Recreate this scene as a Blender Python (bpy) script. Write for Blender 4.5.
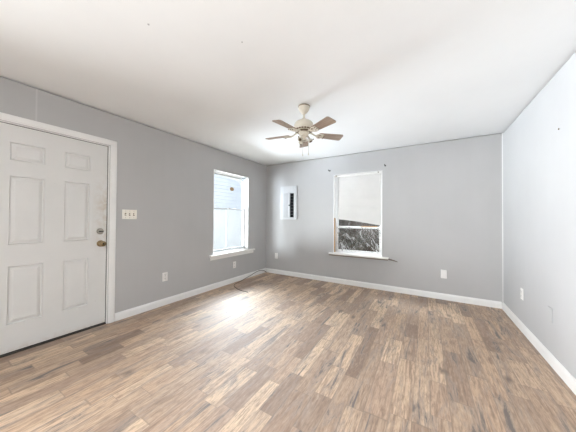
import bpy, bmesh, math, random
from mathutils import Vector, Matrix

for o in list(bpy.data.objects):
    bpy.data.objects.remove(o, do_unlink=True)
SC = bpy.context.scene
COL = SC.collection
PI = math.pi

# ---------------------------------------------------------------- camera
CAM_H = 1.2196
cd = bpy.data.cameras.new('camera')
cd.sensor_width = 36.0
cd.lens = 14.335
cd.clip_start = 0.02
cam = bpy.data.objects.new('camera', cd)
COL.objects.link(cam)
R_ = Vector((0.857024, 0.515232, 0.006865)).normalized()
B_ = Vector((0.515277, -0.856942, -0.011854)).normalized()
U_ = B_.cross(R_).normalized()
cam.matrix_world = Matrix(((R_.x, U_.x, B_.x, 0), (R_.y, U_.y, B_.y, 0), (R_.z, U_.z, B_.z, CAM_H), (0, 0, 0, 1)))
SC.camera = cam

# ---------------------------------------------------------------- world, lights, exposure
w = bpy.data.worlds.new('overcast_sky')
SC.world = w
w.use_nodes = True
bg = w.node_tree.nodes['Background']
bg.inputs['Color'].default_value = (0.93, 0.97, 1.0, 1)
bg.inputs['Strength'].default_value = 0.7


def area(name, loc, direction, sx, sy, power, color):
    l = bpy.data.lights.new(name, 'AREA')
    l.shape = 'RECTANGLE'
    l.size, l.size_y = sx, sy
    l.energy = power
    l.color = color
    o = bpy.data.objects.new(name, l)
    COL.objects.link(o)
    o.location = loc
    o.rotation_euler = Vector(direction).to_track_quat('-Z', 'Y').to_euler()
    return o


# fill lamps added behind the camera, shining in through made-up openings
area('added_fill_side', (-5.5, -2.7, 1.35), (0.75, 0.66, 0.02), 2.6, 2.0, 720, (0.95, 0.975, 1.0))
area('added_fill_behind', (-1.1, -2.95, 1.2), (0, 1, 0), 3.4, 2.1, 9, (0.96, 0.98, 1.0))
# bright sky high outside the left window, and the light thrown up from the ground outside both windows
area('sky_glow_left_window', (-6.2, 6.1, 4.7), (0.63, -0.60, -0.62), 5.0, 2.6, 1600, (0.94, 0.97, 1.0))
area('ground_bounce_left_window', (-7.4, 2.3, -0.1), (1, 0.1, 0.40), 6.0, 2.6, 2250, (0.95, 0.975, 1.0))
area('ground_bounce_back_window', (-1.1, 5.2, -0.05), (0, -1, 0.55), 3.2, 0.8, 55, (0.95, 0.975, 1.0))

SC.view_settings.view_transform = 'Standard'
SC.view_settings.look = 'None'
SC.view_settings.gamma = 1.0
SC.view_settings.use_curve_mapping = False
SC.view_settings.exposure = 0.84
try:
    SC.cycles.max_bounces = 12
    SC.cycles.diffuse_bounces = 8
    SC.cycles.transparent_max_bounces = 16
    SC.cycles.use_denoising = True
    SC.cycles.sample_clamp_indirect = 6
except Exception:
    pass

# ---------------------------------------------------------------- dimensions
XL, XR, YB, YF, H = -3.14, 0.9125, 4.252, -2.6, 2.44
WT = 0.14                                  # wall thickness


# ---------------------------------------------------------------- material helpers
class NT:
    def __init__(self, name):
        self.m = bpy.data.materials.new(name)
        self.m.use_nodes = True
        self.t = self.m.node_tree
        self.n = self.t.nodes
        self.p = self.n['Principled BSDF']
        self.out = self.n['Material Output']

    def link(self, a, b):
        self.t.links.new(a, b)

    def new(self, kind, **kw):
        x = self.n.new(kind)
        for k, v in kw.items():
            setattr(x, k, v)
        return x

    def put(self, sock, v):
        if isinstance(v, bpy.types.NodeSocket):
            self.link(v, sock)
        else:
            sock.default_value = v

    def math(self, op, a, b=0.0, c=0.0, clamp=False):
        x = self.new('ShaderNodeMath', operation=op, use_clamp=clamp)
        self.put(x.inputs[0], a)
        self.put(x.inputs[1], b)
        self.put(x.inputs[2], c)
        return x.outputs[0]

    def vec(self, a, b, c):
        x = self.new('ShaderNodeCombineXYZ')
        for i, v in enumerate((a, b, c)):
            self.put(x.inputs[i], v)
        return x.outputs[0]

    def noise(self, v, scale=5.0, detail=4.0, rough=0.55, dist=0.0):
        x = self.new('ShaderNodeTexNoise')
        if v is not None:
            self.link(v, x.inputs['Vector'])
        x.inputs['Scale'].default_value = scale
        x.inputs['Detail'].default_value = detail
        x.inputs['Roughness'].default_value = rough
        x.inputs['Distortion'].default_value = dist
        return x.outputs[0]

    def ramp(self, v, stops, interp='LINEAR'):
        x = self.new('ShaderNodeValToRGB')
        cr = x.color_ramp
        cr.interpolation = interp
        while len(cr.elements) < len(stops):
            cr.elements.new(0.5)
        for e, (p, c) in zip(cr.elements, stops):
            e.position = p
            e.color = (c, c, c, 1) if isinstance(c, (int, float)) else (*c, 1)
        self.link(v, x.inputs[0])
        return x.outputs[0]

    def mix(self, f, a, b, mode='MIX'):
        x = self.new('ShaderNodeMix', data_type='RGBA', blend_type=mode)
        self.put(x.inputs[0], f)
        self.put(x.inputs[6], a)
        self.put(x.inputs[7], b)
        return x.outputs[2]

    def bump(self, h, strength=0.2, dist=0.01):
        x = self.new('ShaderNodeBump')
        x.inputs['Strength'].default_value = strength
        x.inputs['Distance'].default_value = dist
        self.link(h, x.inputs['Height'])
        self.link(x.outputs[0], self.p.inputs['Normal'])

    def pos(self):
        return self.new('ShaderNodeNewGeometry').outputs['Position']

    def obj(self):
        return self.new('ShaderNodeTexCoord').outputs['Object']

    def sep(self, v):
        x = self.new('ShaderNodeSeparateXYZ')
        self.link(v, x.inputs[0])
        return x.outputs


def rgb(r, g, b):
    f = lambda c: ((c / 255 + 0.055) / 1.055) ** 2.4 if c > 10 else c / 255 / 12.92
    return (f(r), f(g), f(b))


def plain(name, col, rough=0.5, metal=0.0, var=0.06, scale=12.0, spec=0.5, bump=0.0):
    t = NT(name)
    n = t.noise(t.obj(), scale, 4)
    lo = tuple(c * (1 - var) for c in col)
    hi = tuple(min(1, c * (1 + var)) for c in col)
    t.link(t.ramp(n, [(0.3, lo), (0.7, hi)]), t.p.inputs['Base Color'])
    t.p.inputs['Roughness'].default_value = rough
    t.p.inputs['Metallic'].default_value = metal
    t.p.inputs['Specular IOR Level'].default_value = spec
    if bump:
        t.bump(t.noise(t.obj(), scale * 8, 3), bump, 0.002)
    return t.m


def wall_paint(name, col, seed, seam=None):
    t = NT(name)
    P = t.pos()
    s = t.sep(P)
    big = t.noise(P, 0.9 + 0.1 * seed, 4, 0.6)
    # faint vertical roller bands
    band = t.noise(t.vec(t.math('MULTIPLY', s[0], 7.0), t.math('MULTIPLY', s[1], 7.0), t.math('MULTIPLY', s[2], 0.5)), 1.0, 3, 0.6)
    v = t.math('MULTIPLY_ADD', band, 0.25, t.math('MULTIPLY', big, 0.75))
    c = t.ramp(v, [(0.3, tuple(x * 0.955 for x in col)), (0.7, tuple(x * 1.04 for x in col))])
    # small scuffs and patched spots
    sc = t.noise(P, 6.0, 6, 0.7, 0.4)
    c = t.mix(t.ramp(sc, [(0.70, 0.0), (0.76, 0.3)]), c, (*(x * 0.88 for x in col), 1))
    if seam is not None:
        ax, at = seam
        d = t.math('ABSOLUTE', t.math('SUBTRACT', s[ax], at))
        f = t.math('MULTIPLY', t.math('LESS_THAN', d, 0.006), 0.5)
        c = t.mix(f, c, (*(min(1, x * 1.25) for x in col), 1))
    t.link(c, t.p.inputs['Base Color'])
    t.p.inputs['Roughness'].default_value = 0.55
    t.p.inputs['Specular IOR Level'].default_value = 0.35
    t.bump(t.noise(P, 90, 3), 0.06, 0.002)
    return t.m


def ceiling_paint():
    t = NT('ceiling_paint')
    P = t.pos()
    big = t.noise(P, 0.7, 5, 0.6)
    c = t.ramp(big, [(0.3, (0.80, 0.815, 0.82)), (0.7, (0.85, 0.865, 0.87))])
    t.link(c, t.p.inputs['Base Color'])
    t.p.inputs['Roughness'].default_value = 0.7
    t.p.inputs['Specular IOR Level'].default_value = 0.2
    t.bump(t.noise(P, 1.6, 3), 0.25, 0.03)
    return t.m


def floor_laminate():
    t = NT('rustic_laminate')
    P = t.pos()
    s = t.sep(P)
    X, Y = s[0], s[1]
    xw = t.math('ADD', X, t.math('MULTIPLY', t.math('SINE', t.math('MULTIPLY', X, 13.4)), 0.016))
    u = t.math('DIVIDE', t.math('ADD', xw, 10.0), 0.118)
    si = t.math('FLOOR', u)
    fu = t.math('FRACT', u)
    w1 = t.new('ShaderNodeTexWhiteNoise', noise_dimensions='1D')
    t.link(si, w1.inputs['W'])
    r1 = w1.outputs['Value']
    rs = t.sep(w1.outputs['Color'])
    ln = t.math('MULTIPLY_ADD', rs[1], 0.35, 0.42)
    v = t.math('DIVIDE', t.math('ADD', t.math('MULTIPLY_ADD', r1, 5.0, 20.0), Y), ln)
    # uneven plank ends
    v = t.math('ADD', v, t.math('MULTIPLY', t.math('SINE', t.math('MULTIPLY', v, 2.3)), 0.24))
    pi_ = t.math('FLOOR', v)
    fv = t.math('FRACT', v)
    w2 = t.new('ShaderNodeTexWhiteNoise', noise_dimensions='2D')
    t.link(t.vec(si, pi_, 0), w2.inputs['Vector'])
    pr = w2.outputs['Value']
    pc = t.sep(w2.outputs['Color'])
    tone = t.ramp(pr, [(0.0, rgb(122, 94, 72)), (0.14, rgb(178, 148, 122)), (0.28, rgb(200, 167, 134)), (0.44, rgb(170, 142, 116)),
                       (0.58, rgb(214, 183, 150)), (0.72, rgb(140, 114, 94)), (0.86, rgb(212, 182, 150)), (1.0, rgb(224, 195, 162))])
    # long grain, shifted on every plank
    gx = t.math('MULTIPLY_ADD', pr, 37.0, t.math('MULTIPLY', X, 32.0))
    gy = t.math('MULTIPLY_ADD', pc[0], 19.0, t.math('MULTIPLY', Y, 2.2))
    gv = t.vec(gx, gy, pc[1])
    g1 = t.noise(gv, 1.0, 7, 0.72, 1.0)
    g2 = t.noise(t.vec(t.math('MULTIPLY', gx, 4.0), t.math('MULTIPLY', gy, 1.6), pr), 1.0, 5, 0.7, 0.4)
    sp = t.noise(t.vec(t.math('MULTIPLY', X, 70.0), t.math('MULTIPLY', Y, 12.0), pr), 1.0, 4, 0.7, 0.3)
    c = t.mix(t.ramp(g1, [(0.37, 0.85), (0.50, 0.0)]), tone, (*rgb(124, 92, 68), 1))
    c = t.mix(t.ramp(g2, [(0.38, 0.40), (0.56, 0.0)]), c, (*rgb(130, 98, 74), 1))
    c = t.mix(t.ramp(sp, [(0.36, 0.55), (0.50, 0.0)]), c, (*rgb(108, 82, 64), 1))
    c = t.mix(t.ramp(sp, [(0.54, 0.0), (0.72, 0.25)]), c, (*rgb(240, 222, 196), 1))
    # grey weathered patches running along the grain
    wz = t.noise(t.vec(t.math('MULTIPLY_ADD', pr, 11.0, t.math('MULTIPLY', X, 13.0)), t.math('MULTIPLY', Y, 1.9), pc[2]), 1.0, 7, 0.72, 0.9)
    c = t.mix(t.ramp(wz, [(0.50, 0.0), (0.57, 0.62)]), c, (*rgb(156, 136, 120), 1))
    c = t.mix(t.ramp(wz, [(0.57, 0.0), (0.63, 0.85)]), c, (*rgb(78, 68, 64), 1))
    # knots
    kv = t.new('ShaderNodeTexVoronoi', feature='F1')
    kw = t.math('MULTIPLY_ADD', g2, 0.35, t.math('MULTIPLY', X, 4.6))
    t.link(t.vec(kw, t.math('MULTIPLY', Y, 2.6), 0), kv.inputs['Vector'])
    kv.inputs['Scale'].default_value = 1.0
    c = t.mix(t.ramp(kv.outputs['Distance'], [(0.03, 0.8), (0.17, 0.0)]), c, (*rgb(82, 60, 48), 1))
    # plank joints
    du = t.math('MULTIPLY', t.math('MINIMUM', fu, t.math('SUBTRACT', 1.0, fu)), 0.118)
    dv = t.math('MULTIPLY', t.math('MINIMUM', fv, t.math('SUBTRACT', 1.0, fv)), 0.5)
    d = t.math('MINIMUM', du, dv)
    j = t.ramp(d, [(0.0008, 0.7), (0.0026, 0.0)])
    c = t.mix(j, c, (*rgb(121, 100, 82), 1))
    t.link(c, t.p.inputs['Base Color'])
    rr = t.math('MULTIPLY_ADD', g1, 0.12, 0.60)
    t.link(rr, t.p.inputs['Roughness'])
    t.p.inputs['Specular IOR Level'].default_value = 0.8
    t.p.inputs['Coat Weight'].default_value = 1.0
    t.p.inputs['Coat IOR'].default_value = 1.7
    t.p.inputs['Coat Roughness'].default_value = 0.68
    h = t.math('MULTIPLY_ADD', g2, 0.6, t.math('MULTIPLY', t.ramp(d, [(0.0, 0.0), (0.003, 1.0)]), 1.0))
    t.bump(h, 0.10, 0.002)
    return t.m


def door_paint():
    t = NT('door_paint')
    P = t.pos()
    s = t.sep(P)
    base = (0.68, 0.68, 0.665)
    n = t.noise(P, 5, 5, 0.6)
    c = t.ramp(n, [(0.3, tuple(x * 0.96 for x in base)), (0.7, base)])
    # grime rubbed on around the latch edge and along the foot of the door
    e = t.ramp(s[1], [(1.04 / 4, 0.0), (1.18 / 4, 1.0)])
    yq = t.math('DIVIDE', s[1], 4.0)
    e = t.ramp(yq, [(0.262, 0.0), (0.300, 1.0)])
    zq = t.math('DIVIDE', s[2], 2.5)
    band = t.ramp(zq, [(0.30, 0.0), (0.42, 1.0), (0.55, 1.0), (0.72, 0.0)])
    low = t.ramp(zq, [(0.008, 0.6), (0.035, 0.0)])
    patch = t.ramp(t.noise(P, 16, 8, 0.75, 0.5), [(0.42, 0.0), (0.62, 0.6)])
    f = t.math('MULTIPLY', t.math('ADD', t.math('MULTIPLY', e, band), low, 0, True), patch)
    c = t.mix(f, c, (*rgb(176, 152, 122), 1))
    spots = t.ramp(t.noise(P, 26, 4, 0.6), [(0.74, 0.0), (0.78, 0.35)])
    c = t.mix(spots, c, (*rgb(150, 140, 128), 1))
    t.link(c, t.p.inputs['Base Color'])
    t.p.inputs['Roughness'].default_value = 0.42
    return t.m


def film_material(name, clear, tint, crease=False, white=0.8):
    """plastic sheeting: clear film with milky folds, white glints painted along the creases"""
    t = NT(name)
    P = t.obj()
    tr = t.new('ShaderNodeBsdfTransparent')
    tr.inputs[0].default_value = (*tint, 1)
    tl = t.new('ShaderNodeBsdfTranslucent')
    tl.inputs[0].default_value = (white, white, white, 1)
    df = t.new('ShaderNodeBsdfDiffuse')
    df.inputs[0].default_value = (white, white, white, 1)
    half = t.new('ShaderNodeMixShader')
    half.inputs[0].default_value = 0.9 if crease else 0.45
    t.link(tl.outputs[0], half.inputs[1])
    t.link(df.outputs[0], half.inputs[2])
    gl = t.new('ShaderNodeBsdfGlossy')
    gl.inputs['Roughness'].default_value = 0.12
    a = t.new('ShaderNodeMixShader')
    if crease:
        s = t.sep(P)
        q = t.vec(t.math('MULTIPLY_ADD', s[2], 4.0, t.math('MULTIPLY', s[0], 11.0)), s[1], t.math('MULTIPLY', s[2], 5.0))
        n1 = t.noise(q, 1.3, 5, 0.6, 1.6)
        ridge = t.math('ABSOLUTE', t.math('SUBTRACT', n1, 0.5))
        r = t.ramp(ridge, [(0.0, 0.75), (0.012, 0.28), (0.035, 0.0)])  # white ridge lines put the plastic's glints into its colour
        n2 = t.noise(q, 0.8, 3, 0.6, 0.8)
        m = t.math('MULTIPLY', r, t.ramp(n2, [(0.42, 0.0), (0.62, 1.0)]))
        # broad folds, their gleam painted in too
        b = t.ramp(t.noise(q, 0.55, 2, 0.5, 2.2), [(0.57, 0.0), (0.66, 0.32)])
        t.link(t.math('MAXIMUM', m, b), a.inputs[0])
    else:
        n = t.noise(P, 2.5, 4, 0.6)
        t.link(t.ramp(n, [(0.3, max(0, (1 - clear) * 0.8)), (0.7, min(1, (1 - clear) * 1.2))]), a.inputs[0])
    t.link(tr.outputs[0], a.inputs[1])
    t.link(half.outputs[0], a.inputs[2])
    b2 = t.new('ShaderNodeMixShader')
    b2.inputs[0].default_value = 0.03
    t.link(a.outputs[0], b2.inputs[1])
    t.link(gl.outputs[0], b2.inputs[2])
    t.link(b2.outputs[0], t.out.inputs['Surface'])
    return t.m


def glass_material(name, tint=(0.95, 0.97, 0.97)):
    t = NT(name)
    tr = t.new('ShaderNodeBsdfTransparent')
    tr.inputs[0].default_value = (*tint, 1)
    gl = t.new('ShaderNodeBsdfGlossy')
    gl.inputs['Roughness'].default_value = 0.02
    n = t.noise(t.obj(), 3, 2)
    mx = t.new('ShaderNodeMixShader')
    t.link(t.math('MULTIPLY_ADD', n, 0.01, 0.02), mx.inputs[0])
    t.link(tr.outputs[0], mx.inputs[1])
    t.link(gl.outputs[0], mx.inputs[2])
    t.link(mx.outputs[0], t.out.inputs['Surface'])
    return t.m


def shade_material():
    t = NT('shade_cloth')
    P = t.obj()
    n = t.noise(P, 3, 4)
    c = t.ramp(n, [(0.3, (0.64, 0.632, 0.615)), (0.7, (0.70, 0.69, 0.67))])
    t.link(c, t.p.inputs['Base Color'])
    t.p.inputs['Roughness'].default_value = 0.8
    tl = t.new('ShaderNodeBsdfTranslucent')
    tl.inputs[0].default_value = (0.8, 0.78, 0.74, 1)
    mx = t.new('ShaderNodeMixShader')
    mx.inputs[0].default_value = 0.04
    t.link(t.p.outputs[0], mx.inputs[1])
    t.link(tl.outputs[0], mx.inputs[2])
    t.link(mx.outputs[0], t.out.inputs['Surface'])
    return t.m


def wood_material(name, a, b, axis=0, scale=1.0, rough=0.5):
    t = NT(name)
    s = t.sep(t.obj())
    k = [60.0 * scale, 60.0 * scale, 60.0 * scale]
    k[axis] = 5.0 * scale
    n = t.noise(t.vec(*(t.math('MULTIPLY', s[i], k[i]) for i in range(3))), 1.0, 5, 0.6, 0.4)
    t.link(t.ramp(n, [(0.3, a), (0.7, b)]), t.p.inputs['Base Color'])
    t.p.inputs['Roughness'].default_value = rough
    return t.m


M = {}
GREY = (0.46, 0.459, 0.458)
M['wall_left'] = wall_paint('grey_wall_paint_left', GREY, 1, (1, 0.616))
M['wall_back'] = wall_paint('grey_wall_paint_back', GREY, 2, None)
M['wall_right'] = wall_paint('lightened_wall_paint_right', (0.49, 0.494, 0.50), 3, None)  # paler than the other walls, putting some of its brightness into the paint
M['ceiling'] = ceiling_paint()
M['floor'] = floor_laminate()
M['trim'] = plain('white_trim_paint', (0.80, 0.80, 0.79), 0.35, 0, 0.03, 4)
M['door'] = door_paint()
M['vinyl'] = plain('white_vinyl', (0.82, 0.83, 0.84), 0.35, 0, 0.02, 6)
M['sash'] = plain('shade_greyed_sash', (0.40, 0.41, 0.42), 0.4, 0.3, 0.06, 8)  # greyed so the shade lines beside the reveal sit in the sash colour
M['sill'] = plain('white_sill_paint', (0.82, 0.81, 0.79), 0.4, 0, 0.03, 5)
M['sill_edge'] = wood_material('dark_sill_edge', rgb(96, 84, 74), rgb(140, 128, 116), 0)  # dark brown-grey strip under the back stool, also the loose strip
M['tanwood'] = wood_material('bare_tan_wood', rgb(150, 112, 70), rgb(205, 168, 122), 2)
M['film'] = film_material('milky_window_film', 0.985, (0.86, 0.90, 0.98))
M['film_grey'] = film_material('grey_window_film', 0.95, (0.86, 0.88, 0.90), white=0.7)
M['film_crease'] = film_material('creased_film_painted_glints', 0.9, (0.86, 0.85, 0.84), True, 0.85)
M['glass'] = glass_material('window_glass')
M['shade'] = shade_material()
M['plate'] = plain('white_plastic', (0.83, 0.82, 0.80), 0.35, 0, 0.02, 20)
M['ivory'] = plain('ivory_plastic', rgb(240, 236, 226), 0.4, 0, 0.03, 20)
M['slot'] = plain('dark_slot', (0.03, 0.03, 0.03), 0.6)
M['panel'] = plain('white_panel_steel', (0.50, 0.51, 0.52), 0.35, 0, 0.02, 8)
M['panel_grey'] = plain('light_grey_panel_steel', (0.42, 0.43, 0.44), 0.4, 0, 0.04, 8)
M['black'] = plain('black_plastic', (0.018, 0.018, 0.02), 0.7, spec=0.08)
M['antique'] = plain('tarnished_brass', rgb(140, 122, 92), 0.32, 0.9, 0.18, 40)
M['nickel'] = plain('dull_nickel', rgb(165, 160, 150), 0.3, 0.9, 0.12, 40)
M['fan'] = plain('cream_enamel', rgb(206, 199, 184), 0.4, 0, 0.04, 10)
M['fan_dark'] = plain('antique_wash', rgb(120, 104, 84), 0.45, 0.2, 0.2, 40)
M['blade'] = wood_material('washed_oak_blade', rgb(138, 119, 104), rgb(164, 145, 129), 0, 0.7, 0.45)
M['chain'] = plain('brushed_chain', rgb(190, 186, 178), 0.35, 0.7)
M['cable'] = plain('dark_cable_rubber', rgb(58, 50, 44), 0.5)
M['iron'] = plain('black_iron', (0.02, 0.02, 0.022), 0.4, 0.4)
M['gap'] = plain('dark_threshold_and_gap_shade', (0.05, 0.045, 0.04), 0.6, 0, 0.2)
M['paper'] = plain('brown_sticker', rgb(150, 120, 84), 0.6, 0, 0.25, 60)
M['ground'] = plain('dry_ground', (0.34, 0.32, 0.27), 0.9, 0, 0.25, 3)
M['siding'] = plain('pale_siding', (0.80, 0.83, 0.88), 0.6, 0, 0.04, 3)
M['fence'] = wood_material('dark_fence_wood', rgb(34, 27, 22), rgb(62, 51, 42), 2, 0.5, 0.8)
M['leaf'] = plain('dark_leaves', (0.03, 0.03, 0.02), 0.9, 0, 0.5, 6)
M['bark'] = plain('pale_bark', (0.10, 0.085, 0.075), 0.8, 0, 0.2, 20)


# ---------------------------------------------------------------- mesh helpers
class MB:
    """collects shapes and links them as one mesh object"""

    def __init__(self):
        self.bm = bmesh.new()

    def box(self, lo, hi, bevel=0.0, seg=2, mat=None):
        lo, hi = Vector(lo), Vector(hi)
        r = bmesh.ops.create_cube(self.bm, size=1.0)
        vs = r['verts']
        c, d = (lo + hi) / 2, hi - lo
        for v in vs:
            v.co = Vector((v.co.x * d.x + c.x, v.co.y * d.y + c.y, v.co.z * d.z + c.z))
        if bevel:
            es = list({e for v in vs for e in v.link_edges})
            r2 = bmesh.ops.bevel(self.bm, geom=es, offset=bevel, segments=seg, affect='EDGES', profile=0.5)
            vs = list({v for f in r2['faces'] for v in f.verts} | {v for v in vs if v.is_valid})
        if mat:
            for v in vs:
                v.co = mat @ v.co
        return vs

    def lathe(self, prof, n=32, mat=None, cap=True):
        rings = []
        for r, z in prof:
            ring = []
            for i in range(n):
                a = 2 * PI * i / n
                co = Vector((r * math.cos(a), r * math.sin(a), z))
                ring.append(self.bm.verts.new(mat @ co if mat else co))
            rings.append(ring)
        for a, b in zip(rings, rings[1:]):
            for i in range(n):
                self.bm.faces.new((a[i], a[(i + 1) % n], b[(i + 1) % n], b[i]))
        if cap:
            self.bm.faces.new(rings[0][::-1])
            self.bm.faces.new(rings[-1])

    def tube(self, pts, r, n=8, cap=True):
        pts = [Vector(p) for p in pts]
        rings = []
        up = Vector((0, 0, 1))
        for i, p in enumerate(pts):
            d = (pts[min(i + 1, len(pts) - 1)] - pts[max(i - 1, 0)]).normalized()
            s = d.cross(up)
            if s.length < 1e-3:
                s = d.cross(Vector((1, 0, 0)))
            s.normalize()
            t = s.cross(d).normalized()
            rr = r[i] if isinstance(r, (list, tuple)) else r
            rings.append([self.bm.verts.new(p + s * rr * math.cos(2 * PI * k / n) + t * rr * math.sin(2 * PI * k / n)) for k in range(n)])
        for a, b in zip(rings, rings[1:]):
            for i in range(n):
                self.bm.faces.new((a[i], a[(i + 1) % n], b[(i + 1) % n], b[i]))
        if cap:
            self.bm.faces.new(rings[0][::-1])
            self.bm.faces.new(rings[-1])

    def prism(self, outline, z0, z1, mat=None):
        lo = [self.bm.verts.new(mat @ Vector((x, y, z0)) if mat else Vector((x, y, z0))) for x, y in outline]
        hi = [self.bm.verts.new(mat @ Vector((x, y, z1)) if mat else Vector((x, y, z1))) for x, y in outline]
        n = len(outline)
        self.bm.faces.new(lo[::-1])
        self.bm.faces.new(hi)
        for i in range(n):
            self.bm.faces.new((lo[i], lo[(i + 1) % n], hi[(i + 1) % n], hi[i]))

    def quad(self, a, b, c, d):
        self.bm.faces.new([self.bm.verts.new(Vector(p)) for p in (a, b, c, d)])

    def build(self, name, mat, parent=None, smooth=False, recalc=True):
        if recalc:
            bmesh.ops.recalc_face_normals(self.bm, faces=self.bm.faces)
        me = bpy.data.meshes.new(name)
        self.bm.to_mesh(me)
        self.bm.free()
        me.materials.append(mat)
        if smooth:
            for p in me.polygons:
                p.use_smooth = True
            try:
                me.set_sharp_from_angle(angle=math.radians(38))
            except Exception:
                pass
        o = bpy.data.objects.new(name, me)
        COL.objects.link(o)
        if parent:
            o.parent = parent
        return o


def tag(o, label, cat, group=None, kind=None):
    o['label'] = label
    o['category'] = cat
    if group:
        o['group'] = group
    if kind:
        o['kind'] = kind
    return o


def thing(name, label, cat, loc=(0, 0, 0), rotz=0.0, group=None, kind=None):
    o = bpy.data.objects.new(name, None)
    o.empty_display_size = 0.1
    COL.objects.link(o)
    o.location = loc
    o.rotation_euler = (0, 0, rotz)
    return tag(o, label, cat, group, kind)


def dup(root, loc, rotz, label, group=None):
    """a copy of a thing with copies of its parts and sub-parts"""
    r = root.copy()
    COL.objects.link(r)
    r.location = loc
    r.rotation_euler = (0, 0, rotz)
    r['label'] = label
    if group:
        r['group'] = group
    for ch in list(root.children):
        c = ch.copy()
        COL.objects.link(c)
        c.parent = r
        for g in ch.children:
            d = g.copy()
            COL.objects.link(d)
            d.parent = c
    return r


# ---------------------------------------------------------------- room shell
def wall(name, axis, face, out, u0, u1, holes, mat, label, gap=0.013):
    """axis: 0 = wall in a plane of constant x, 1 = constant y; out: +1/-1 pointing away from the room.
    The last centimetre below the ceiling is set back, leaving the thin dark gap seen along the ceiling."""
    m = MB()
    top = H - gap
    us = sorted({u0, u1, *[h[0] for h in holes], *[h[1] for h in holes]})
    zs = sorted({0.0, top, *[h[2] for h in holes], *[h[3] for h in holes]})

    def P(u, d, z):
        return (face + out * d, u, z) if axis == 0 else (u, face + out * d, z)

    def solid(i, j):
        if i < 0 or j < 0 or i >= len(us) - 1 or j >= len(zs) - 1:
            return False
        uc, zc = (us[i] + us[i + 1]) / 2, (zs[j] + zs[j + 1]) / 2
        return not any(h[0] < uc < h[1] and h[2] < zc < h[3] for h in holes)
    for i in range(len(us) - 1):
        for j in range(len(zs) - 1):
            if not solid(i, j):
                continue
            a, b, c, d = us[i], us[i + 1], zs[j], zs[j + 1]
            m.quad(P(a, 0, c), P(b, 0, c), P(b, 0, d), P(a, 0, d))
            m.quad(P(a, WT, c), P(b, WT, c), P(b, WT, d), P(a, WT, d))
            if not solid(i - 1, j):
                m.quad(P(a, 0, c), P(a, 0, d), P(a, WT, d), P(a, WT, c))
            if not solid(i + 1, j):
                m.quad(P(b, 0, c), P(b, 0, d), P(b, WT, d), P(b, WT, c))
            if not solid(i, j - 1):
                m.quad(P(a, 0, c), P(b, 0, c), P(b, WT, c), P(a, WT, c))
            if not solid(i, j + 1):
                m.quad(P(a, 0, d), P(b, 0, d), P(b, WT, d), P(a, WT, d))
    lo, hi = P(u0, 0.03, top), P(u1, WT, H + 0.002)
    m.box([min(x, y) for x, y in zip(lo, hi)], [max(x, y) for x, y in zip(lo, hi)])
    bmesh.ops.remove_doubles(m.bm, verts=m.bm.verts, dist=1e-5)
    o = m.build(name, mat)
    return tag(o, label, 'wall', kind='structure')


WIN1 = (2.722, 3.632, 0.585, 2.070)        # opening in the left wall: y0, y1, z0, z1
WIN2 = (-1.530, -0.648, 0.570, 2.072)      # opening in the back wall: x0, x1, z0, z1
DOOR = (0.262, 1.206, 0.0, 2.052)          # opening for the entry door in the left wall
SIDE = (-2.4, -0.5, 0.5, 1.95)              # unseen opening added in the left wall for the side fill lamp
ADDED_OPENING = (-2.8, 0.6, 0.0, 2.15)             # wide opening added behind the camera for a fill lamp

wall('wall_left', 0, XL, -1, YF - WT, YB + WT, [WIN1, DOOR, SIDE], M['wall_left'], 'long darker grey wall on the left with the door and a window')
wall('wall_back', 1, YB, 1, XL, XR, [WIN2], M['wall_back'], 'mid grey far wall with a window and electrical panel')
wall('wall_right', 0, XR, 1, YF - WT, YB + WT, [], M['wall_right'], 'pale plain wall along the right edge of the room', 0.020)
wall('wall_front', 1, YF, -1, XL, XR, [ADDED_OPENING], M['wall_back'], 'grey wall behind the viewer with a wide opening')

m = MB()
m.box((XL - WT, YF - WT, -0.12), (XR + WT, YB + WT, 0.0))
tag(m.build('floor', M['floor']), 'brown and grey rustic wood plank laminate floor', 'floor', kind='structure')
m = MB()
m.box((XL - WT, YF - WT, H), (XR + WT, YB + WT, H + 0.1))
tag(m.build('ceiling', M['ceiling']), 'flat white painted ceiling above the whole room', 'ceiling', kind='structure')

# baseboards: profile swept along the wall


def baseboard(name, axis, face, inn, u0, u1, label):
    m = MB()
    prof = [(0.0, 0.0), (0.016, 0.0), (0.016, 0.066), (0.012, 0.078), (0.007, 0.084), (0.006, 0.090), (0.0, 0.092)]
    rings = []
    for u in (u0, u1):
        rings.append([m.bm.verts.new((face + inn * d, u, z) if axis == 0 else (u, face + inn * d, z)) for d, z in prof])
    n = len(prof)
    for i in range(n):
        m.bm.faces.new((rings[0][i], rings[0][(i + 1) % n], rings[1][(i + 1) % n], rings[1][i]))
    m.bm.faces.new(rings[0])
    m.bm.faces.new(rings[1][::-1])
    return tag(m.build(name, M['trim']), label, 'baseboard', kind='structure')


baseboard('baseboard_left', 0, XL, 1, 1.277, YB, 'white baseboard along the left wall past the door')
baseboard('baseboard_back', 1, YB, -1, XL + 0.017, XR - 0.017, 'white baseboard along the far wall')
baseboard('baseboard_right', 0, XR, -1, YF, YB, 'white baseboard along the pale right wall')

# white corner bead between the far wall and the right wall
m = MB()
pts = [(0, 0)] + [(0.006 * math.cos(a), 0.009 * math.sin(a)) for a in [i * PI / 2 / 6 for i in range(7)]]
m.prism([(XR - 0.0005 - x, YB - 0.0005 - y) for x, y in pts], 0.093, H - 0.013)
tag(m.build('trim_1', M['trim']), 'thin white corner moulding where the far and right walls meet', 'trim', kind='structure')

# ---------------------------------------------------------------- entry door
door = thing('door_1', 'white six panel entry door with worn paint in the left wall', 'door', (XL, 0, 0), kind='structure')
D0, D1, DZ0, DZ1 = 0.290, 1.190, 0.022, 2.040
SX = -0.018                                # room face of the slab, behind the wall face


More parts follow.
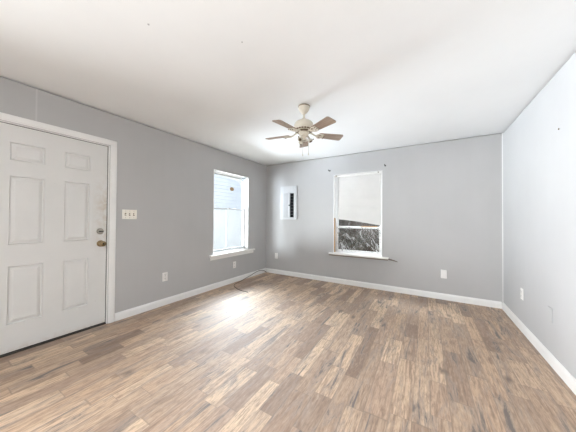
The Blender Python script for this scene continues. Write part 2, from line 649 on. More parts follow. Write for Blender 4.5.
def door_slab():
    m = MB()
    pans = []
    for (y0, y1) in ((0.459, 0.688), (0.820, 1.034)):
        pans += [(y0, y1, 1.718, 1.892), (y0, y1, 0.966, 1.592), (y0, y1, 0.260, 0.785)]
    ys = sorted({D0, D1, *[p[0] for p in pans], *[p[1] for p in pans]})
    zs = sorted({DZ0, DZ1, *[p[2] for p in pans], *[p[3] for p in pans]})
    for i in range(len(ys) - 1):
        for j in range(len(zs) - 1):
            a, b, c, d = ys[i], ys[i + 1], zs[j], zs[j + 1]
            if any(abs(p[0] - a) < 1e-6 and abs(p[2] - c) < 1e-6 for p in pans):
                # moulded recess and raised field
                steps = [(0.0, 0.0), (0.006, 0.002), (0.012, -0.011), (0.018, -0.012), (0.040, -0.001), (0.044, 0.0)]
                rings = []
                for ins, dep in steps:
                    rings.append([m.bm.verts.new((SX + dep, y, z)) for y, z in ((a + ins, c + ins), (b - ins, c + ins), (b - ins, d - ins), (a + ins, d - ins))])
                for r0, r1 in zip(rings, rings[1:]):
                    for k in range(4):
                        m.bm.faces.new((r0[k], r0[(k + 1) % 4], r1[(k + 1) % 4], r1[k]))
                m.bm.faces.new(rings[-1])
            else:
                m.quad((SX, a, c), (SX, b, c), (SX, b, d), (SX, a, d))
    bx = SX - 0.044
    m.quad((bx, D0, DZ0), (bx, D1, DZ0), (bx, D1, DZ1), (bx, D0, DZ1))
    for (y, z, y2, z2) in ((D0, DZ0, D1, DZ0), (D1, DZ0, D1, DZ1), (D1, DZ1, D0, DZ1), (D0, DZ1, D0, DZ0)):
        m.quad((SX, y, z), (SX, y2, z2), (bx, y2, z2), (bx, y, z))
    bmesh.ops.remove_doubles(m.bm, verts=m.bm.verts, dist=1e-5)
    return m.build('door_slab', M['door'], door)


door_slab()
m = MB()                                   # jamb lining with a stop
m.box((-WT, DOOR[0], 0), (-0.001, DOOR[0] + 0.018, DOOR[3]))
m.box((-WT, DOOR[1] - 0.008, 0), (-0.001, DOOR[1], DOOR[3]))
m.box((-WT, DOOR[0], DOOR[3] - 0.006), (-0.001, DOOR[1], DOOR[3]))
m.box((-WT, DOOR[0], 0), (-0.066, DOOR[0] + 0.05, DOOR[3]))
m.box((-WT, DOOR[1] - 0.04, 0), (-0.066, DOOR[1], DOOR[3]))
m.box((-WT, DOOR[0], DOOR[3] - 0.04), (-0.066, DOOR[1], DOOR[3]))
m.build('door_jamb', M['trim'], door)
m = MB()
m.box((-WT, DOOR[0] + 0.019, 0.0), (-0.004, DOOR[1] - 0.009, 0.012), 0.003)
m.box((-WT, DOOR[0], 0.0), (-0.07, DOOR[1], 0.05))  # taller box behind the slab, added to stop light leaking under it
m.build('threshold_and_light_stop', M['gap'], door)
m = MB()                                   # dark strips standing in for the shade in the gap round the slab
m.box((-0.075, D1 + 0.003, 0.0), (-0.024, DOOR[1] - 0.008, DOOR[3] - 0.006))
m.box((-0.075, D0 - 0.008, DZ1 + 0.001), (-0.024, D1 + 0.003, DOOR[3] - 0.006))
m.build('gap_shade_strip', M['gap'], door)


def casing(m, y0, y1, z0, z1):
    m.box((0, y0, z0), (0.014, y1, z1), 0.004)


m = MB()                                   # casing around the door
casing(m, 1.209, 1.274, 0, 2.1165)
casing(m, 0.196, 0.259, 0, 2.1165)
casing(m, 0.196, 1.274, 2.0555, 2.1175)
m.box((0, 1.220, 0), (0.019, 1.262, 2.068), 0.003)
m.box((0, 0.208, 0), (0.019, 0.248, 2.068), 0.003)
m.box((0, 0.208, 2.067), (0.019, 1.262, 2.106), 0.003)
m.build('door_casing', M['trim'], door)


def rotx():                                # lathe axis z -> +x
    return Matrix.Rotation(PI / 2, 4, 'Y')


T = Matrix.Translation((SX, 1.131, 1.063)) @ rotx()
m = MB()
m.lathe([(0.034, 0.0), (0.034, 0.006), (0.029, 0.013), (0.024, 0.016), (0.02, 0.016)], 28, T)
db = m.build('deadbolt', M['nickel'], door, True)
m = MB()
m.box((-0.005, -0.020, 0), (0.005, 0.020, 0.020), 0.003, mat=T @ Matrix.Translation((0, 0, 0.016)))
m.build('thumb_turn', M['black'], db)
T = Matrix.Translation((SX, 1.136, 0.925)) @ rotx()
m = MB()
m.lathe([(0.036, 0.0), (0.036, 0.005), (0.031, 0.011), (0.016, 0.016), (0.013, 0.030), (0.018, 0.040), (0.027, 0.048), (0.031, 0.058), (0.029, 0.068), (0.020, 0.074), (0.008, 0.075)], 28, T)
kn = m.build('door_knob', M['antique'], door, True)
m = MB()
m.lathe([(0.008, 0.0745), (0.008, 0.078), (0.004, 0.079)], 16, T)
m.build('knob_button', M['black'], kn)
m = MB()
m.box((SX - 0.03, D1 + 0.0005, 0.885), (SX + 0.001, D1 + 0.0025, 0.965))
m.build('latch_plate', M['antique'], door)

# ---------------------------------------------------------------- left window
win = thing('window_1', 'tall white window in the left wall covered with pale plastic film', 'window', (XL, 0, 0), kind='structure')
y0, y1, z0, z1 = WIN1
m = MB()                                   # painted reveal boards
t_ = 0.012
m.box((-WT, y0, z0), (0.003, y0 + t_, z1))
m.box((-WT, y1 - t_, z0), (0.003, y1, z1))
m.box((-WT, y0, z1 - t_), (0.003, y1, z1))
m.build('window_jamb', M['trim'], win)
m = MB()                                   # outer frame
fy0, fy1, fz0, fz1 = y0 + t_, y1 - t_, z0 + 0.02, z1 - t_
m.box((-0.135, fy0, fz0), (-0.075, fy0 + 0.022, fz1), 0.002)
m.box((-0.135, fy1 - 0.022, fz0), (-0.075, fy1, fz1), 0.002)
m.box((-0.135, fy0, fz1 - 0.022), (-0.075, fy1, fz1), 0.002)
m.box((-0.135, fy0, fz0), (-0.075, fy1, fz0 + 0.022), 0.002)
m.build('window_frame', M['vinyl'], win)


def sash(name, x0, x1, a, b, c, d, parent, bar, paint):
    m = MB()
    m.box((x0, a, c), (x1, a + bar, d), 0.003)
    m.box((x0, b - bar, c), (x1, b, d), 0.003)
    m.box((x0, a + bar, d - bar), (x1, b - bar, d), 0.003)
    m.box((x0, a + bar, c), (x1, b - bar, c + bar), 0.003)
    s = m.build(name, paint, parent)
    m = MB()
    xm = (x0 + x1) / 2
    m.box((xm - 0.002, a + bar - 0.004, c + bar - 0.004), (xm + 0.002, b - bar + 0.004, d - bar + 0.004))
    m.build('pane', M['glass'], s)
    return s


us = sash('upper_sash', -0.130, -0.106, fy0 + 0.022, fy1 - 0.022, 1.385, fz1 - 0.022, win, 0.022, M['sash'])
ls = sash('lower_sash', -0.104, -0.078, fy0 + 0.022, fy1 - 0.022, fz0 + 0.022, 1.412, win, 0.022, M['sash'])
m = MB()                                   # sash lift and centre strip of the lower sash
m.box((-0.088, 3.108, fz0 + 0.05), (-0.080, 3.118, 1.384), 0.002)
m.build('centre_bar', M['panel_grey'], ls)
m = MB()
m.box((-0.080, 3.130, 1.400), (-0.062, 3.180, 1.416), 0.003)
m.build('sash_lock', M['nickel'], ls)
# stool with horns and apron below
m = MB()
m.box((-0.13, y0 + 0.001, z0 - 0.012), (0.002, y1 - 0.001, z0 + 0.020))
m.box((0.0, 2.642, 0.556), (0.050, 3.805, 0.590), 0.006)
m.build('window_stool', M['sill'], win)
m = MB()
m.box((0.0, 2.665, 0.500), (0.020, 3.785, 0.5555), 0.004)
m.build('window_apron', M['sill'], win)

# plastic film taped over the left window, with a peeled corner at the upper right


def film_sheet(name, fn, nu, nv, mat):
    m = MB()
    g = [[m.bm.verts.new(fn(i / nu, j / nv)) for j in range(nv + 1)] for i in range(nu + 1)]
    for i in range(nu):
        for j in range(nv):
            m.bm.faces.new((g[i][j], g[i + 1][j], g[i + 1][j + 1], g[i][j + 1]))
    o = m.build(name, mat, None, True, recalc=False)
    return o


def fn_up(u, v):
    y = fy0 + 0.020 + u * (fy1 - fy0 - 0.04)
    z = 1.41 + v * (2.02 - 1.41)
    k = max(0, u - 0.62) / 0.38
    z -= (0.06 * u + 0.13 * k * k) * v
    x = -0.098 + 0.004 * math.sin(9 * u + 4 * v) + 0.02 * max(0, u - 0.75) * v * math.sin(40 * u)
    return (XL + x, y, z)


fu_ = film_sheet('plastic_film', fn_up, 40, 24, M['film'])
tag(fu_, 'pale bluish plastic film sagging over the upper half of the left window', 'plastic film', 'film over the left window')


def fn_lo(u, v):
    y = fy0 + 0.030 + u * (fy1 - fy0 - 0.06)
    z = fz0 + 0.03 + v * (1.395 - fz0 - 0.03)
    x = -0.0745 + 0.0025 * math.sin(7 * u + 3 * v)
    return (XL + x, y, z)


fl_ = film_sheet('plastic_film', fn_lo, 30, 20, M['film_grey'])
tag(fl_, 'light grey frosted film over the lower half of the left window', 'plastic film', 'film over the left window')
# bunched end of the film, hanging in the top right corner of the reveal
m = MB()
rnd = random.Random(4)
for k in range(7):
    yy = 3.50 + 0.014 * k
    pts = []
    for q in range(9):
        tt = q / 8
        pts.append((XL - 0.065 + 0.02 * math.sin(3 * tt + k) + 0.005 * k, yy + 0.03 * math.sin(5 * tt + 1.7 * k), 2.045 - tt * (0.10 + 0.03 * (k % 3))))
    m.tube(pts, [0.010 - 0.006 * q / 8 for q in range(9)], 6)
tag(m.build('bunched_film', M['film_grey'], None, True), 'crumpled end of plastic film bunched in the top right corner of left window', 'plastic film')
# small brown oval sticker on the upper film
m = MB()
out = [(0.055 * math.cos(a), 0.036 * math.sin(a)) for a in [2 * PI * i / 20 for i in range(20)]]
m.prism(out, 0, 0.002, Matrix.Translation((XL - 0.090, 3.250, 1.788)) @ Matrix.Rotation(PI / 2, 4, 'Z') @ Matrix.Rotation(PI / 2, 4, 'X'))
st = m.build('sticker', M['paper'])
tag(st, 'small brown oval sticker on the upper pane of the left window', 'sticker')

# ---------------------------------------------------------------- back window
win = thing('window_2', 'white window in the far wall with its lower half uncovered', 'window', (0, YB, 0), kind='structure')
x0, x1, z0, z1 = WIN2
m = MB()
m.box((x0, -0.003, z0), (x0 + 0.010, WT, z1))
m.box((x1 - 0.010, -0.003, z0), (x1, WT, z1))
m.box((x0, -0.003, z1 - 0.010), (x1, WT, z1))
m.build('window_jamb', M['trim'], win)
m = MB()                                   # bare wood stop on the left jamb, below the shade
m.box((x0 + 0.010, 0.006, z0 + 0.006), (x0 + 0.022, 0.050, 1.24), 0.002)
m.build('wood_stop', M['tanwood'], win)
m = MB()
gx0, gx1, gz0, gz1 = x0 + 0.010, x1 - 0.010, z0 + 0.012, z1 - 0.010
m.box((gx0, 0.072, gz0), (gx0 + 0.024, 0.135, gz1), 0.002)
m.box((gx1 - 0.024, 0.072, gz0), (gx1, 0.135, gz1), 0.002)
m.box((gx0, 0.072, gz1 - 0.024), (gx1, 0.135, gz1), 0.002)
m.box((gx0, 0.072, gz0), (gx1, 0.135, gz0 + 0.024), 0.002)
m.build('window_frame', M['vinyl'], win)


def sash_y(name, ya, yb, a, b, c, d, parent, bar):
    m = MB()
    m.box((a, ya, c), (a + bar, yb, d), 0.003)
    m.box((b - bar, ya, c), (b, yb, d), 0.003)
    m.box((a + bar, ya, d - bar), (b - bar, yb, d), 0.003)
    m.box((a + bar, ya, c), (b - bar, yb, c + bar), 0.003)
    s = m.build(name, M['vinyl'], parent)
    m = MB()
    ym = (ya + yb) / 2
    m.box((a + bar - 0.004, ym - 0.002, c + bar - 0.004), (b - bar + 0.004, ym + 0.002, d - bar + 0.004))
    m.build('pane', M['glass'], s)
    return s


sash_y('upper_sash', 0.108, 0.132, gx0 + 0.024, gx1 - 0.024, 1.045, gz1 - 0.024, win, 0.026)
sb = sash_y('lower_sash', 0.078, 0.104, gx0 + 0.024, gx1 - 0.024, gz0 + 0.024, 1.088, win, 0.028)
m = MB()
m.box((-1.03, 0.066, 1.080), (-0.74, 0.0775, 1.094), 0.002)
m.build('sash_lift', M['tanwood'], sb)
m = MB()
m.box((x0 + 0.001, -0.002, z0 - 0.012), (x1 - 0.001, 0.130, z0 + 0.012))
m.box((-1.612, -0.050, 0.543), (-0.545, 0.0, 0.572), 0.005)
m.build('window_stool', M['sill'], win)
m = MB()
m.box((-1.606, -0.047, 0.522), (-0.552, 0.0, 0.5425), 0.003)
m.build('window_apron', M['sill_edge'], win)

# window shade hung inside the reveal, its foot torn off at a slant
sh = thing('window_shade', 'off white window shade with a slanted lower edge covering the top of the back window', 'window shade', (0, YB, 0))
m = MB()
m.box((x0 + 0.012, 0.026, 2.030), (x1 - 0.012, 0.062, 2.060), 0.004)
m.build('head_rail', M['plate'], sh)
m = MB()
NU, NV = 24, 60
grid = []
for i in range(NU + 1):
    row = []
    u = i / NU
    x = -1.452 + u * (0.778)
    zb = 1.215 - 0.105 * u ** 1.3
    for j in range(NV + 1):
        v = j / NV
        z = 2.032 + (zb - 2.032) * v
        fold = abs(((v * 5.0) % 1.0) - 0.5) * 2       # five loose folds
        y = 0.050 - 0.006 * (1 - fold) ** 2 + 0.003 * math.sin(6 * u + 5 * v)
        if v > 0.93:
            y -= 0.012 * ((v - 0.93) / 0.07) ** 2
        row.append(m.bm.verts.new((x, y, z)))
    grid.append(row)
for i in range(NU):
    for j in range(NV):
        m.bm.faces.new((grid[i][j], grid[i][j + 1], grid[i + 1][j + 1], grid[i + 1][j]))
cl = m.build('shade_cloth', M['shade'], sh, True, recalc=False)
sd = cl.modifiers.new('thickness', 'SOLIDIFY')
sd.thickness = 0.002
for xx in (x0 + 0.045, x1 - 0.070):
    m = MB()
    m.box((xx - 0.012, 0.012, 2.040), (xx + 0.012, 0.028, 2.0615), 0.002)
    m.lathe([(0.005, 0.0), (0.005, 0.004), (0.003, 0.005)], 12, Matrix.Translation((xx, 0.012, 2.050)) @ Matrix.Rotation(PI / 2, 4, 'X'))
    m.build('shade_bracket', M['nickel'], sh)

# crumpled clear plastic over the lower sash


def fn_cr(u, v):
    x = gx0 + 0.03 + u * (gx1 - gx0 - 0.055)
    z = gz0 + 0.03 + v * (1.070 - gz0 - 0.03)
    q = 14 * u + 7 * v
    y = 0.064 + 0.004 * math.sin(q * 1.7 + 2 * math.sin(9 * v)) + 0.003 * math.sin(31 * u - 23 * v)
    return (x, YB + y, z)


fc = film_sheet('creased_plastic_sheet', fn_cr, 60, 40, M['film_crease'])
tag(fc, 'clear crumpled plastic sheet with painted white glints on its creases over the lower back window', 'plastic sheet')

# curtain rod hooks left in the wall above the window
hk = thing('curtain_hook', 'black curtain rod hook above the upper left corner of back window', 'hook', (-1.608, YB, 2.160), group='curtain rod hooks')
m = MB()
m.lathe([(0.014, 0.0), (0.014, 0.004), (0.010, 0.006)], 16, Matrix.Rotation(PI / 2, 4, 'X'))
m.build('back_plate', M['iron'], hk)
m = MB()
m.tube([(0, -0.004, 0), (0, -0.035, -0.004), (0, -0.060, -0.010), (0, -0.074, -0.006), (0, -0.080, 0.010)], 0.0055, 8)
m.build('hook', M['iron'], hk, True)
dup(hk, (-0.602, YB, 2.150), 0.0, 'black curtain rod hook above the upper right corner of back window', 'curtain rod hooks')

# loose scrap of grey trim left sticking out at the right end of the sill
m = MB()
m.tube([(-0.552, YB - 0.030, 0.545), (-0.500, YB - 0.020, 0.537), (-0.450, YB - 0.010, 0.522), (-0.405, YB - 0.005, 0.508)], [0.014, 0.011, 0.008, 0.005], 8)
tag(m.build('loose_caulk_strip', M['sill_edge'], None, True), 'thin grey loose strip poking out from the right end of back window sill', 'strip')

# ---------------------------------------------------------------- electrical panel
pn = thing('electrical_panel', 'white electrical panel with a black breaker row on the back wall', 'electrical panel', (-2.547, YB, 1.203))
W2, HP = 0.216, 0.716
m = MB()                                   # cover plate as a frame round the opening
ox0, ox1, oz0, oz1 = -0.112, 0.142, 0.040, 0.570
for lo, hi in (((-0.196, -0.022, 0), (ox0, 0, HP)), ((ox1, -0.022, 0), (W2, 0, HP)), ((ox0, -0.022, 0), (ox1, 0, oz0)), ((ox0, -0.022, oz1), (ox1, 0, HP))):
    m.box(lo, hi, 0.003)
m.build('cover', M['panel'], pn)
m = MB()
m.box((ox0, -0.006, oz0), (ox1, 0, oz1))
m.build('dead_front', M['panel_grey'], pn)
m = MB()
m.box((ox0 + 0.003, -0.030, oz0 + 0.006), (ox0 + 0.112, -0.006, oz1 - 0.004), 0.003)
pd = m.build('panel_door', M['panel_grey'], pn)
m = MB()
m.box((ox0 + 0.114, -0.033, oz0 + 0.004), (ox0 + 0.164, -0.006, oz1 - 0.002), 0.003)
m.build('panel_rail', M['panel'], pn)
for k in range(8):
    zz = oz0 + 0.008 + k * 0.064
    m = MB()
    m.box((ox0 + 0.168, -0.020, zz), (ox1 - 0.004, -0.006, zz + 0.061), 0.002)
    br = m.build('breaker', M['black'], pn)
    m = MB()
    m.box((ox0 + 0.176, -0.028, zz + 0.022), (ox0 + 0.204, -0.020, zz + 0.040), 0.002)
    m.build('breaker_toggle', M['black'], br)
m = MB()
m.box((ox0 + 0.140, -0.044, 0.290), (ox0 + 0.172, -0.033, 0.318), 0.003)
m.build('panel_latch', M['black'], pn)

# ---------------------------------------------------------------- outlets and switches (built facing -y, wall behind at y = 0)


def outlet(label, loc, rotz, plate=None):
    o = thing('wall_outlet', label, 'outlet', loc, rotz, 'wall outlets')
    m = MB()
    m.box((-0.038, -0.006, -0.062), (0.038, 0, 0.062), 0.003)
    m.build('cover_plate', plate or M['plate'], o)
    for zz in (-0.026, 0.026):
        m = MB()
        m.lathe([(0.0185, 0.0), (0.0185, 0.0095), (0.017, 0.0105)], 20, Matrix.Translation((0, 0, zz)) @ Matrix.Rotation(PI / 2, 4, 'X'))
        r = m.build('receptacle', plate or M['plate'], o, True)
        m = MB()
        for sx in (-0.0075, 0.0075):
            m.box((sx - 0.0018, -0.0112, zz), (sx + 0.0018, -0.0100, zz + 0.010))
        m.box((-0.003, -0.0112, zz - 0.011), (0.003, -0.0100, zz - 0.006))
        m.build('slots', M['slot'], r)
    m = MB()
    m.lathe([(0.004, 0.005), (0.004, 0.0072), (0.002, 0.0078)], 12, Matrix.Rotation(PI / 2, 4, 'X'))
    m.build('screw', M['nickel'], o)
    return o


ou = outlet('white outlet low on the left wall between door and window', (XL, 1.880, 0.394), PI / 2)
dup(ou, (XL, 3.246, 0.332), PI / 2, 'white outlet low on the left wall just under the window')
dup(ou, (-2.852, YB, 0.394), 0.0, 'small white outlet on the back wall in the corner below the electrical panel')
dup(ou, (XR, 3.515, 0.406), -PI / 2, 'white outlet seen edge on low on the pale right wall')

# outlet with a bulky white adapter to the right of the back window
ad = outlet('white outlet right of back window with a bulky adapter plugged in', (0.232, YB, 0.394), 0.0)
m = MB()
m.box((-0.036, -0.034, -0.066), (0.040, -0.0115, 0.062), 0.005)
m.build('adapter', M['plate'], ad)

# painted-over blank plate nearer along the right wall
bp = thing('blank_wall_plate', 'wall coloured blank plate nearest the viewer on the right wall', 'wall plate', (XR, 2.845, 0.417), -PI / 2)
m = MB()
m.box((-0.036, -0.007, -0.062), (0.036, 0, 0.062), 0.002)
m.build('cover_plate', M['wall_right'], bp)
for zz in (-0.042, 0.042):
    m = MB()
    m.lathe([(0.0035, 0.006), (0.0035, 0.0078)], 10, Matrix.Translation((0, 0, zz)) @ Matrix.Rotation(PI / 2, 4, 'X'))
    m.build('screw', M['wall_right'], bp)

sw = thing('light_switch', 'ivory triple light switch on the left wall beside the door', 'light switch', (XL, 1.420, 1.260), PI / 2)
m = MB()
m.box((-0.082, -0.006, -0.058), (0.082, 0, 0.058), 0.003)
m.build('cover_plate', M['ivory'], sw)
for k, tilt in zip((-1, 0, 1), (0.4, -0.4, -0.4)):
    m = MB()
    m.box((k * 0.046 - 0.008, -0.0068, -0.016), (k * 0.046 + 0.008, -0.0055, 0.016))
    fr = m.build('toggle_slot', M['fan_dark'], sw)
    m = MB()
    m.box((-0.005, -0.016, -0.007), (0.005, 0.0, 0.007), 0.002, mat=Matrix.Translation((k * 0.046, -0.006, 0)) @ Matrix.Rotation(tilt, 4, 'X'))
    m.build('toggle', M['ivory'], fr)
    for zz in (-0.040, 0.040):
        m = MB()
        m.lathe([(0.0035, 0.0055), (0.0035, 0.0072)], 10, Matrix.Translation((k * 0.046, 0, zz)) @ Matrix.Rotation(PI / 2, 4, 'X'))
        m.build('screw', M['nickel'], sw)

# ---------------------------------------------------------------- ceiling fan
FX, FY = -1.128, 2.196
fan = thing('ceiling_fan', 'cream five blade ceiling fan with wood blades and bare light kit', 'ceiling fan', (FX, FY, H))
m = MB()
m.lathe([(0.046, 0.0), (0.056, -0.002), (0.061, -0.010), (0.062, -0.020), (0.058, -0.038), (0.046, -0.060), (0.031, -0.078), (0.024, -0.086), (0.018, -0.090)], 36)
ca = m.build('canopy', M['fan'], fan, True)
m = MB()
m.lathe([(0.0600, -0.0040), (0.0640, -0.007), (0.0640, -0.014), (0.0620, -0.0170)], 36)
m.build('canopy_ring', M['fan_dark'], ca, True)
m = MB()
m.lathe([(0.0125, -0.095), (0.0125, -0.160)], 20)
m.lathe([(0.022, -0.142), (0.026, -0.148), (0.026, -0.158), (0.032, -0.164)], 24)
m.build('downrod', M['fan'], fan, True)
m = MB()
m.lathe([(0.030, -0.158), (0.056, -0.166), (0.082, -0.178), (0.099, -0.196), (0.104, -0.215), (0.104, -0.242), (0.101, -0.254), (0.094, -0.262), (0.090, -0.272), (0.078, -0.284), (0.064, -0.290), (0.050, -0.292)], 48)
mo = m.build('motor_housing', M['fan'], fan, True)
m = MB()                                   # pierced band round the foot of the motor
for k in range(20):
    a = 2 * PI * k / 20
    m.box((-0.006, -0.011, -0.006), (0.006, 0.011, 0.006), 0.002, mat=Matrix.Rotation(a, 4, 'Z') @ Matrix.Translation((0.0935, 0, -0.268)))
m.lathe([(0.082, -0.2775), (0.0835, -0.280), (0.076, -0.2885), (0.070, -0.2905)], 48)
m.build('vent_band', M['fan_dark'], mo)
m = MB()
m.lathe([(0.050, -0.290), (0.052, -0.300), (0.050, -0.318), (0.040, -0.334), (0.030, -0.346), (0.018, -0.352), (0.014, -0.362), (0.006, -0.368)], 32)
m.build('switch_housing', M['fan'], fan, True)


def blade_outline():
    pts = []
    L0, L1, w0, w1, r = 0.165, 0.445, 0.044, 0.058, 0.022
    pts += [(L0, -w0 + 0.012), (L0 + 0.012, -w0)]
    for i in range(7):
        a = -PI / 2 + i * PI / 2 / 6
        pts.append((L1 - r + r * math.cos(a), -w1 + r + r * math.sin(a)))
    for i in range(7):
        a = i * PI / 2 / 6
        pts.append((L1 - r + r * math.cos(a), w1 - r + r * math.sin(a)))
    pts += [(L0 + 0.012, w0), (L0, w0 - 0.012)]
    return pts


BZ = -0.306
PITCH = math.radians(12)
for k in range(5):
    a = math.radians(118 + 72 * k - 1.0)
    Tm = Matrix.Rotation(a, 4, 'Z') @ Matrix.Translation((0, 0, BZ)) @ Matrix.Rotation(-PITCH, 4, 'X')
    m = MB()
    m.prism(blade_outline(), -0.003, 0.003)
    b = m.build('blade', M['blade'], fan)
    b.matrix_local = Tm
    m = MB()                               # cast blade iron: arm, ring with an open heart, foot
    m.tube([(0.070, 0, 0.020), (0.095, 0, 0.012), (0.120, 0, -0.003), (0.140, 0, -0.008)], [0.010, 0.009, 0.008, 0.009], 8)
    ring = []
    for i in range(17):
        q = 2 * PI * i / 16
        ring.append((0.174 + 0.036 * math.cos(q), 0.038 * math.sin(q) * (1.0 + 0.25 * math.cos(q)), -0.0085))
    m.tube(ring, 0.0065, 6, False)
    m.tube([(0.140, 0, -0.0085), (0.170, 0, -0.0085), (0.208, 0, -0.0085)], [0.008, 0.0055, 0.007], 6)
    for yy in (-0.028, 0.0, 0.028):
        m.tube([(0.190, yy * 0.8, -0.0085), (0.222, yy, -0.0075)], [0.007, 0.009], 8)
    bi = m.build('blade_iron', M['fan'], b, True)
    m = MB()
    for yy in (-0.028, 0.0, 0.028):
        m.lathe([(0.005, -0.020), (0.005, -0.0150), (0.004, -0.0145)], 10, Matrix.Translation((0.222, yy, 0)))
    m.build('iron_screws', M['fan_dark'], b)
# light kit: three curved arms with empty fitters
for k in range(3):
    a = math.radians(25 + 120 * k)
    Tm = Matrix.Rotation(a, 4, 'Z')
    m = MB()
    m.tube([(0.030, 0, -0.330), (0.048, 0, -0.340), (0.060, 0, -0.356), (0.063, 0, -0.372)], [0.010, 0.009, 0.008, 0.009], 10)
    ar = m.build('lamp_arm', M['fan'], fan, True)
    ar.matrix_local = Tm
    m = MB()
    Tf = Matrix.Translation((0.063, 0, -0.368)) @ Matrix.Rotation(-0.5, 4, 'Y')
    m.lathe([(0.010, 0.004), (0.020, 0.0), (0.026, -0.010), (0.027, -0.024), (0.024, -0.024), (0.022, -0.012), (0.012, -0.008)], 20, Tf)
    fi = m.build('fitter', M['fan'], ar, True)
    m = MB()
    m.lathe([(0.013, -0.008), (0.013, -0.030), (0.010, -0.030), (0.009, -0.014)], 16, Tf)
    m.build('socket', M['fan_dark'], ar, True)
    m = MB()
    m.tube([Tf @ Vector((0.026, 0, -0.016)), Tf @ Vector((0.034, 0, -0.016)), Tf @ Vector((0.040, 0, -0.016))], [0.003, 0.006, 0.006], 8)
    m.build('thumb_screw', M['fan_dark'], ar)
for cx, cy, zt, zb in ((0.012, -0.046, -0.330, -0.540), (0.044, 0.016, -0.325, -0.520)):
    m = MB()
    m.tube([(cx, cy, zt), (cx * 1.08, cy * 1.08, zt - 0.02), (cx * 1.08, cy * 1.08, zb)], 0.0022, 6)
    ch = m.build('pull_chain', M['chain'], fan)
    m = MB()
    m.lathe([(0.002, 0.008), (0.005, 0.002), (0.006, -0.010), (0.003, -0.018)], 10, Matrix.Translation((cx * 1.08, cy * 1.08, zb)))
    m.build('chain_pull', M['fan'], ch, True)

# ---------------------------------------------------------------- cable in the far corner
cu = bpy.data.curves.new('loose_cable_path', 'CURVE')
cu.dimensions = '3D'
cu.bevel_depth = 0.0055
cu.bevel_resolution = 3
cu.use_fill_caps = True
sp = cu.splines.new('BEZIER')
cpts = [(-3.098, 4.215, 0.006), (-3.100, 4.120, 0.060), (-3.108, 3.960, 0.085), (-3.104, 3.690, 0.045), (-3.070, 3.360, 0.008), (-2.985, 3.085, 0.006), (-2.825, 2.975, 0.006), (-2.655, 2.920, 0.006), (-2.515, 2.913, 0.006)]
sp.bezier_points.add(len(cpts) - 1)
for bpnt, c in zip(sp.bezier_points, cpts):
    bpnt.co = c
    bpnt.handle_left_type = bpnt.handle_right_type = 'AUTO'
tmp = bpy.data.objects.new('loose_cable_path', cu)
COL.objects.link(tmp)
dg = bpy.context.evaluated_depsgraph_get()
me = bpy.data.meshes.new_from_object(tmp.evaluated_get(dg))
bpy.data.objects.remove(tmp, do_unlink=True)
me.materials.clear()
me.materials.append(M['cable'])
for p_ in me.polygons:
    p_.use_smooth = True
cb = bpy.data.objects.new('loose_cable', me)
COL.objects.link(cb)
tag(cb, 'loose dark cable trailing from the far left corner along the baseboard', 'cable')

# ---------------------------------------------------------------- small marks on the ceiling and walls
for (x, y, r, lab) in ((-1.50, 0.77, 0.006, 'tiny grey nail head in the ceiling near the upper left'), (-1.09, 1.18, 0.005, 'tiny grey nail head in the ceiling between the viewer and the fan')):
    m = MB()
    m.lathe([(r, H + 0.001), (r, H - 0.002), (r * 0.6, H - 0.003)], 10, Matrix.Translation((x, y, 0)))
    tag(m.build('nail_head', M['panel_grey']), lab, 'nail', 'nail heads')
m = MB()
m.lathe([(0.007, -0.001), (0.007, 0.004), (0.003, 0.006)], 10, Matrix.Translation((XR, 2.679, 1.952)) @ Matrix.Rotation(-PI / 2, 4, 'Y'))
tag(m.build('wall_screw', M['fan_dark']), 'tiny dark screw high on the pale right wall', 'screw')

# ---------------------------------------------------------------- outside the windows
m = MB()
m.box((-16, -6, -0.62), (10, 20, -0.5))
tag(m.build('ground', M['ground']), 'dry open ground outside the windows', 'ground', kind='structure')
ho = thing('neighbour_building', 'pale blue sided building standing beyond the left window', 'building', (-10.0, 0, -0.5))
m = MB()
m.box((-0.2, 2.0, 0), (-0.02, 19.0, 5.2))
for k in range(26):
    zz = k * 0.2
    m.prism([(-0.02, zz), (0.025, zz), (-0.015, zz + 0.199), (-0.02, zz + 0.199)], -19.0, -2.0, Matrix.Rotation(PI / 2, 4, 'X'))
m.build('siding', M['siding'], ho)
m = MB()
m.box((-0.5, 1.7, 5.2), (0.4, 19.3, 5.4), 0.02)
m.build('eave', M['trim'], ho)
fe = thing('wooden_fence', 'dark wooden fence behind the brush outside the back window', 'fence', (0, 9.0, -0.5))
m = MB()
for k in range(60):
    xx = -6.0 + 0.16 * k
    m.box((xx, 0, 0), (xx + 0.158, 0.02, 2.05 + 0.02 * ((k * 7) % 3)), 0.004, 1)
m.build('fence_boards', M['fence'], fe)
m = MB()
for zz in (0.35, 1.45):
    m.box((-6.0, -0.04, zz), (3.6, 0.0, zz + 0.09))
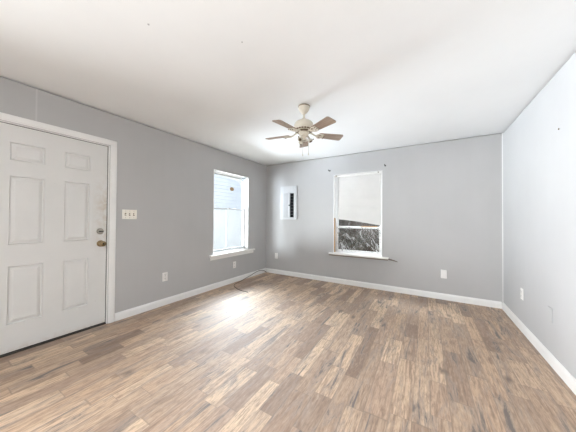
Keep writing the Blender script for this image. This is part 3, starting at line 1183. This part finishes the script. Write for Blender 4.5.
m.box((-6.0, 0.02, 0.0), (3.6, 0.03, 2.0))
m.build('fence_rails', M['fence'], fe)
sf = thing('light_blocker_fence', 'unseen dark fence added at the house corner to block outdoor light', 'fence', (-3.60, 4.42, -0.5))
m = MB()  # out of view, added to keep an outdoor lamp off the back yard
for k in range(27):
    m.box((0, 0.163 * k, 0), (0.02, 0.163 * k + 0.155, 2.6), 0.004, 1)
m.box((0.02, 0, 0.0), (0.03, 4.48, 2.6))
m.build('fence_boards', M['fence'], sf)
rnd = random.Random(11)
for bi_, (bx, by, lab) in enumerate(((-2.75, 7.0, 'leafy dark bush outside the left side of the back window'), (-1.75, 6.5, 'leafy dark bush outside the middle of the back window'), (-0.75, 7.0, 'leafy dark bush outside the right side of the back window'))):
    bu = thing('bush', lab, 'bush', (bx, by, -0.5), group='bushes outside the back window')
    m = MB()
    ml = MB()
    for k in range(26):
        a, l = rnd.uniform(0, 2 * PI), rnd.uniform(1.0, 1.75)
        sp_ = rnd.uniform(0.15, 0.6)
        p0 = Vector((0.04 * math.cos(a), 0.04 * math.sin(a), 0))
        p1 = Vector((sp_ * 0.5 * math.cos(a), sp_ * 0.5 * math.sin(a), l * 0.55))
        p2 = Vector((sp_ * math.cos(a + 0.3), sp_ * math.sin(a + 0.3), l))
        m.tube([p0, p1, p2], [0.012, 0.008, 0.003], 5)
        for q in range(26):
            tt = rnd.uniform(0.15, 1.0)
            pp = (p0.lerp(p1, tt * 2) if tt < 0.5 else p1.lerp(p2, tt * 2 - 1)) + Vector((rnd.gauss(0, 0.06), rnd.gauss(0, 0.06), rnd.gauss(0, 0.05)))
            d1 = Vector((rnd.gauss(0, 1), rnd.gauss(0, 1), rnd.gauss(0, 1))).normalized()
            d2 = d1.orthogonal().normalized()
            s_ = rnd.uniform(0.03, 0.055)
            ml.quad(pp - d1 * s_, pp - d2 * s_ * 0.45, pp + d1 * s_, pp + d2 * s_ * 0.45)
    m.build('branches', M['bark'], bu)
    ml.build('foliage', M['leaf'], bu, recalc=False)
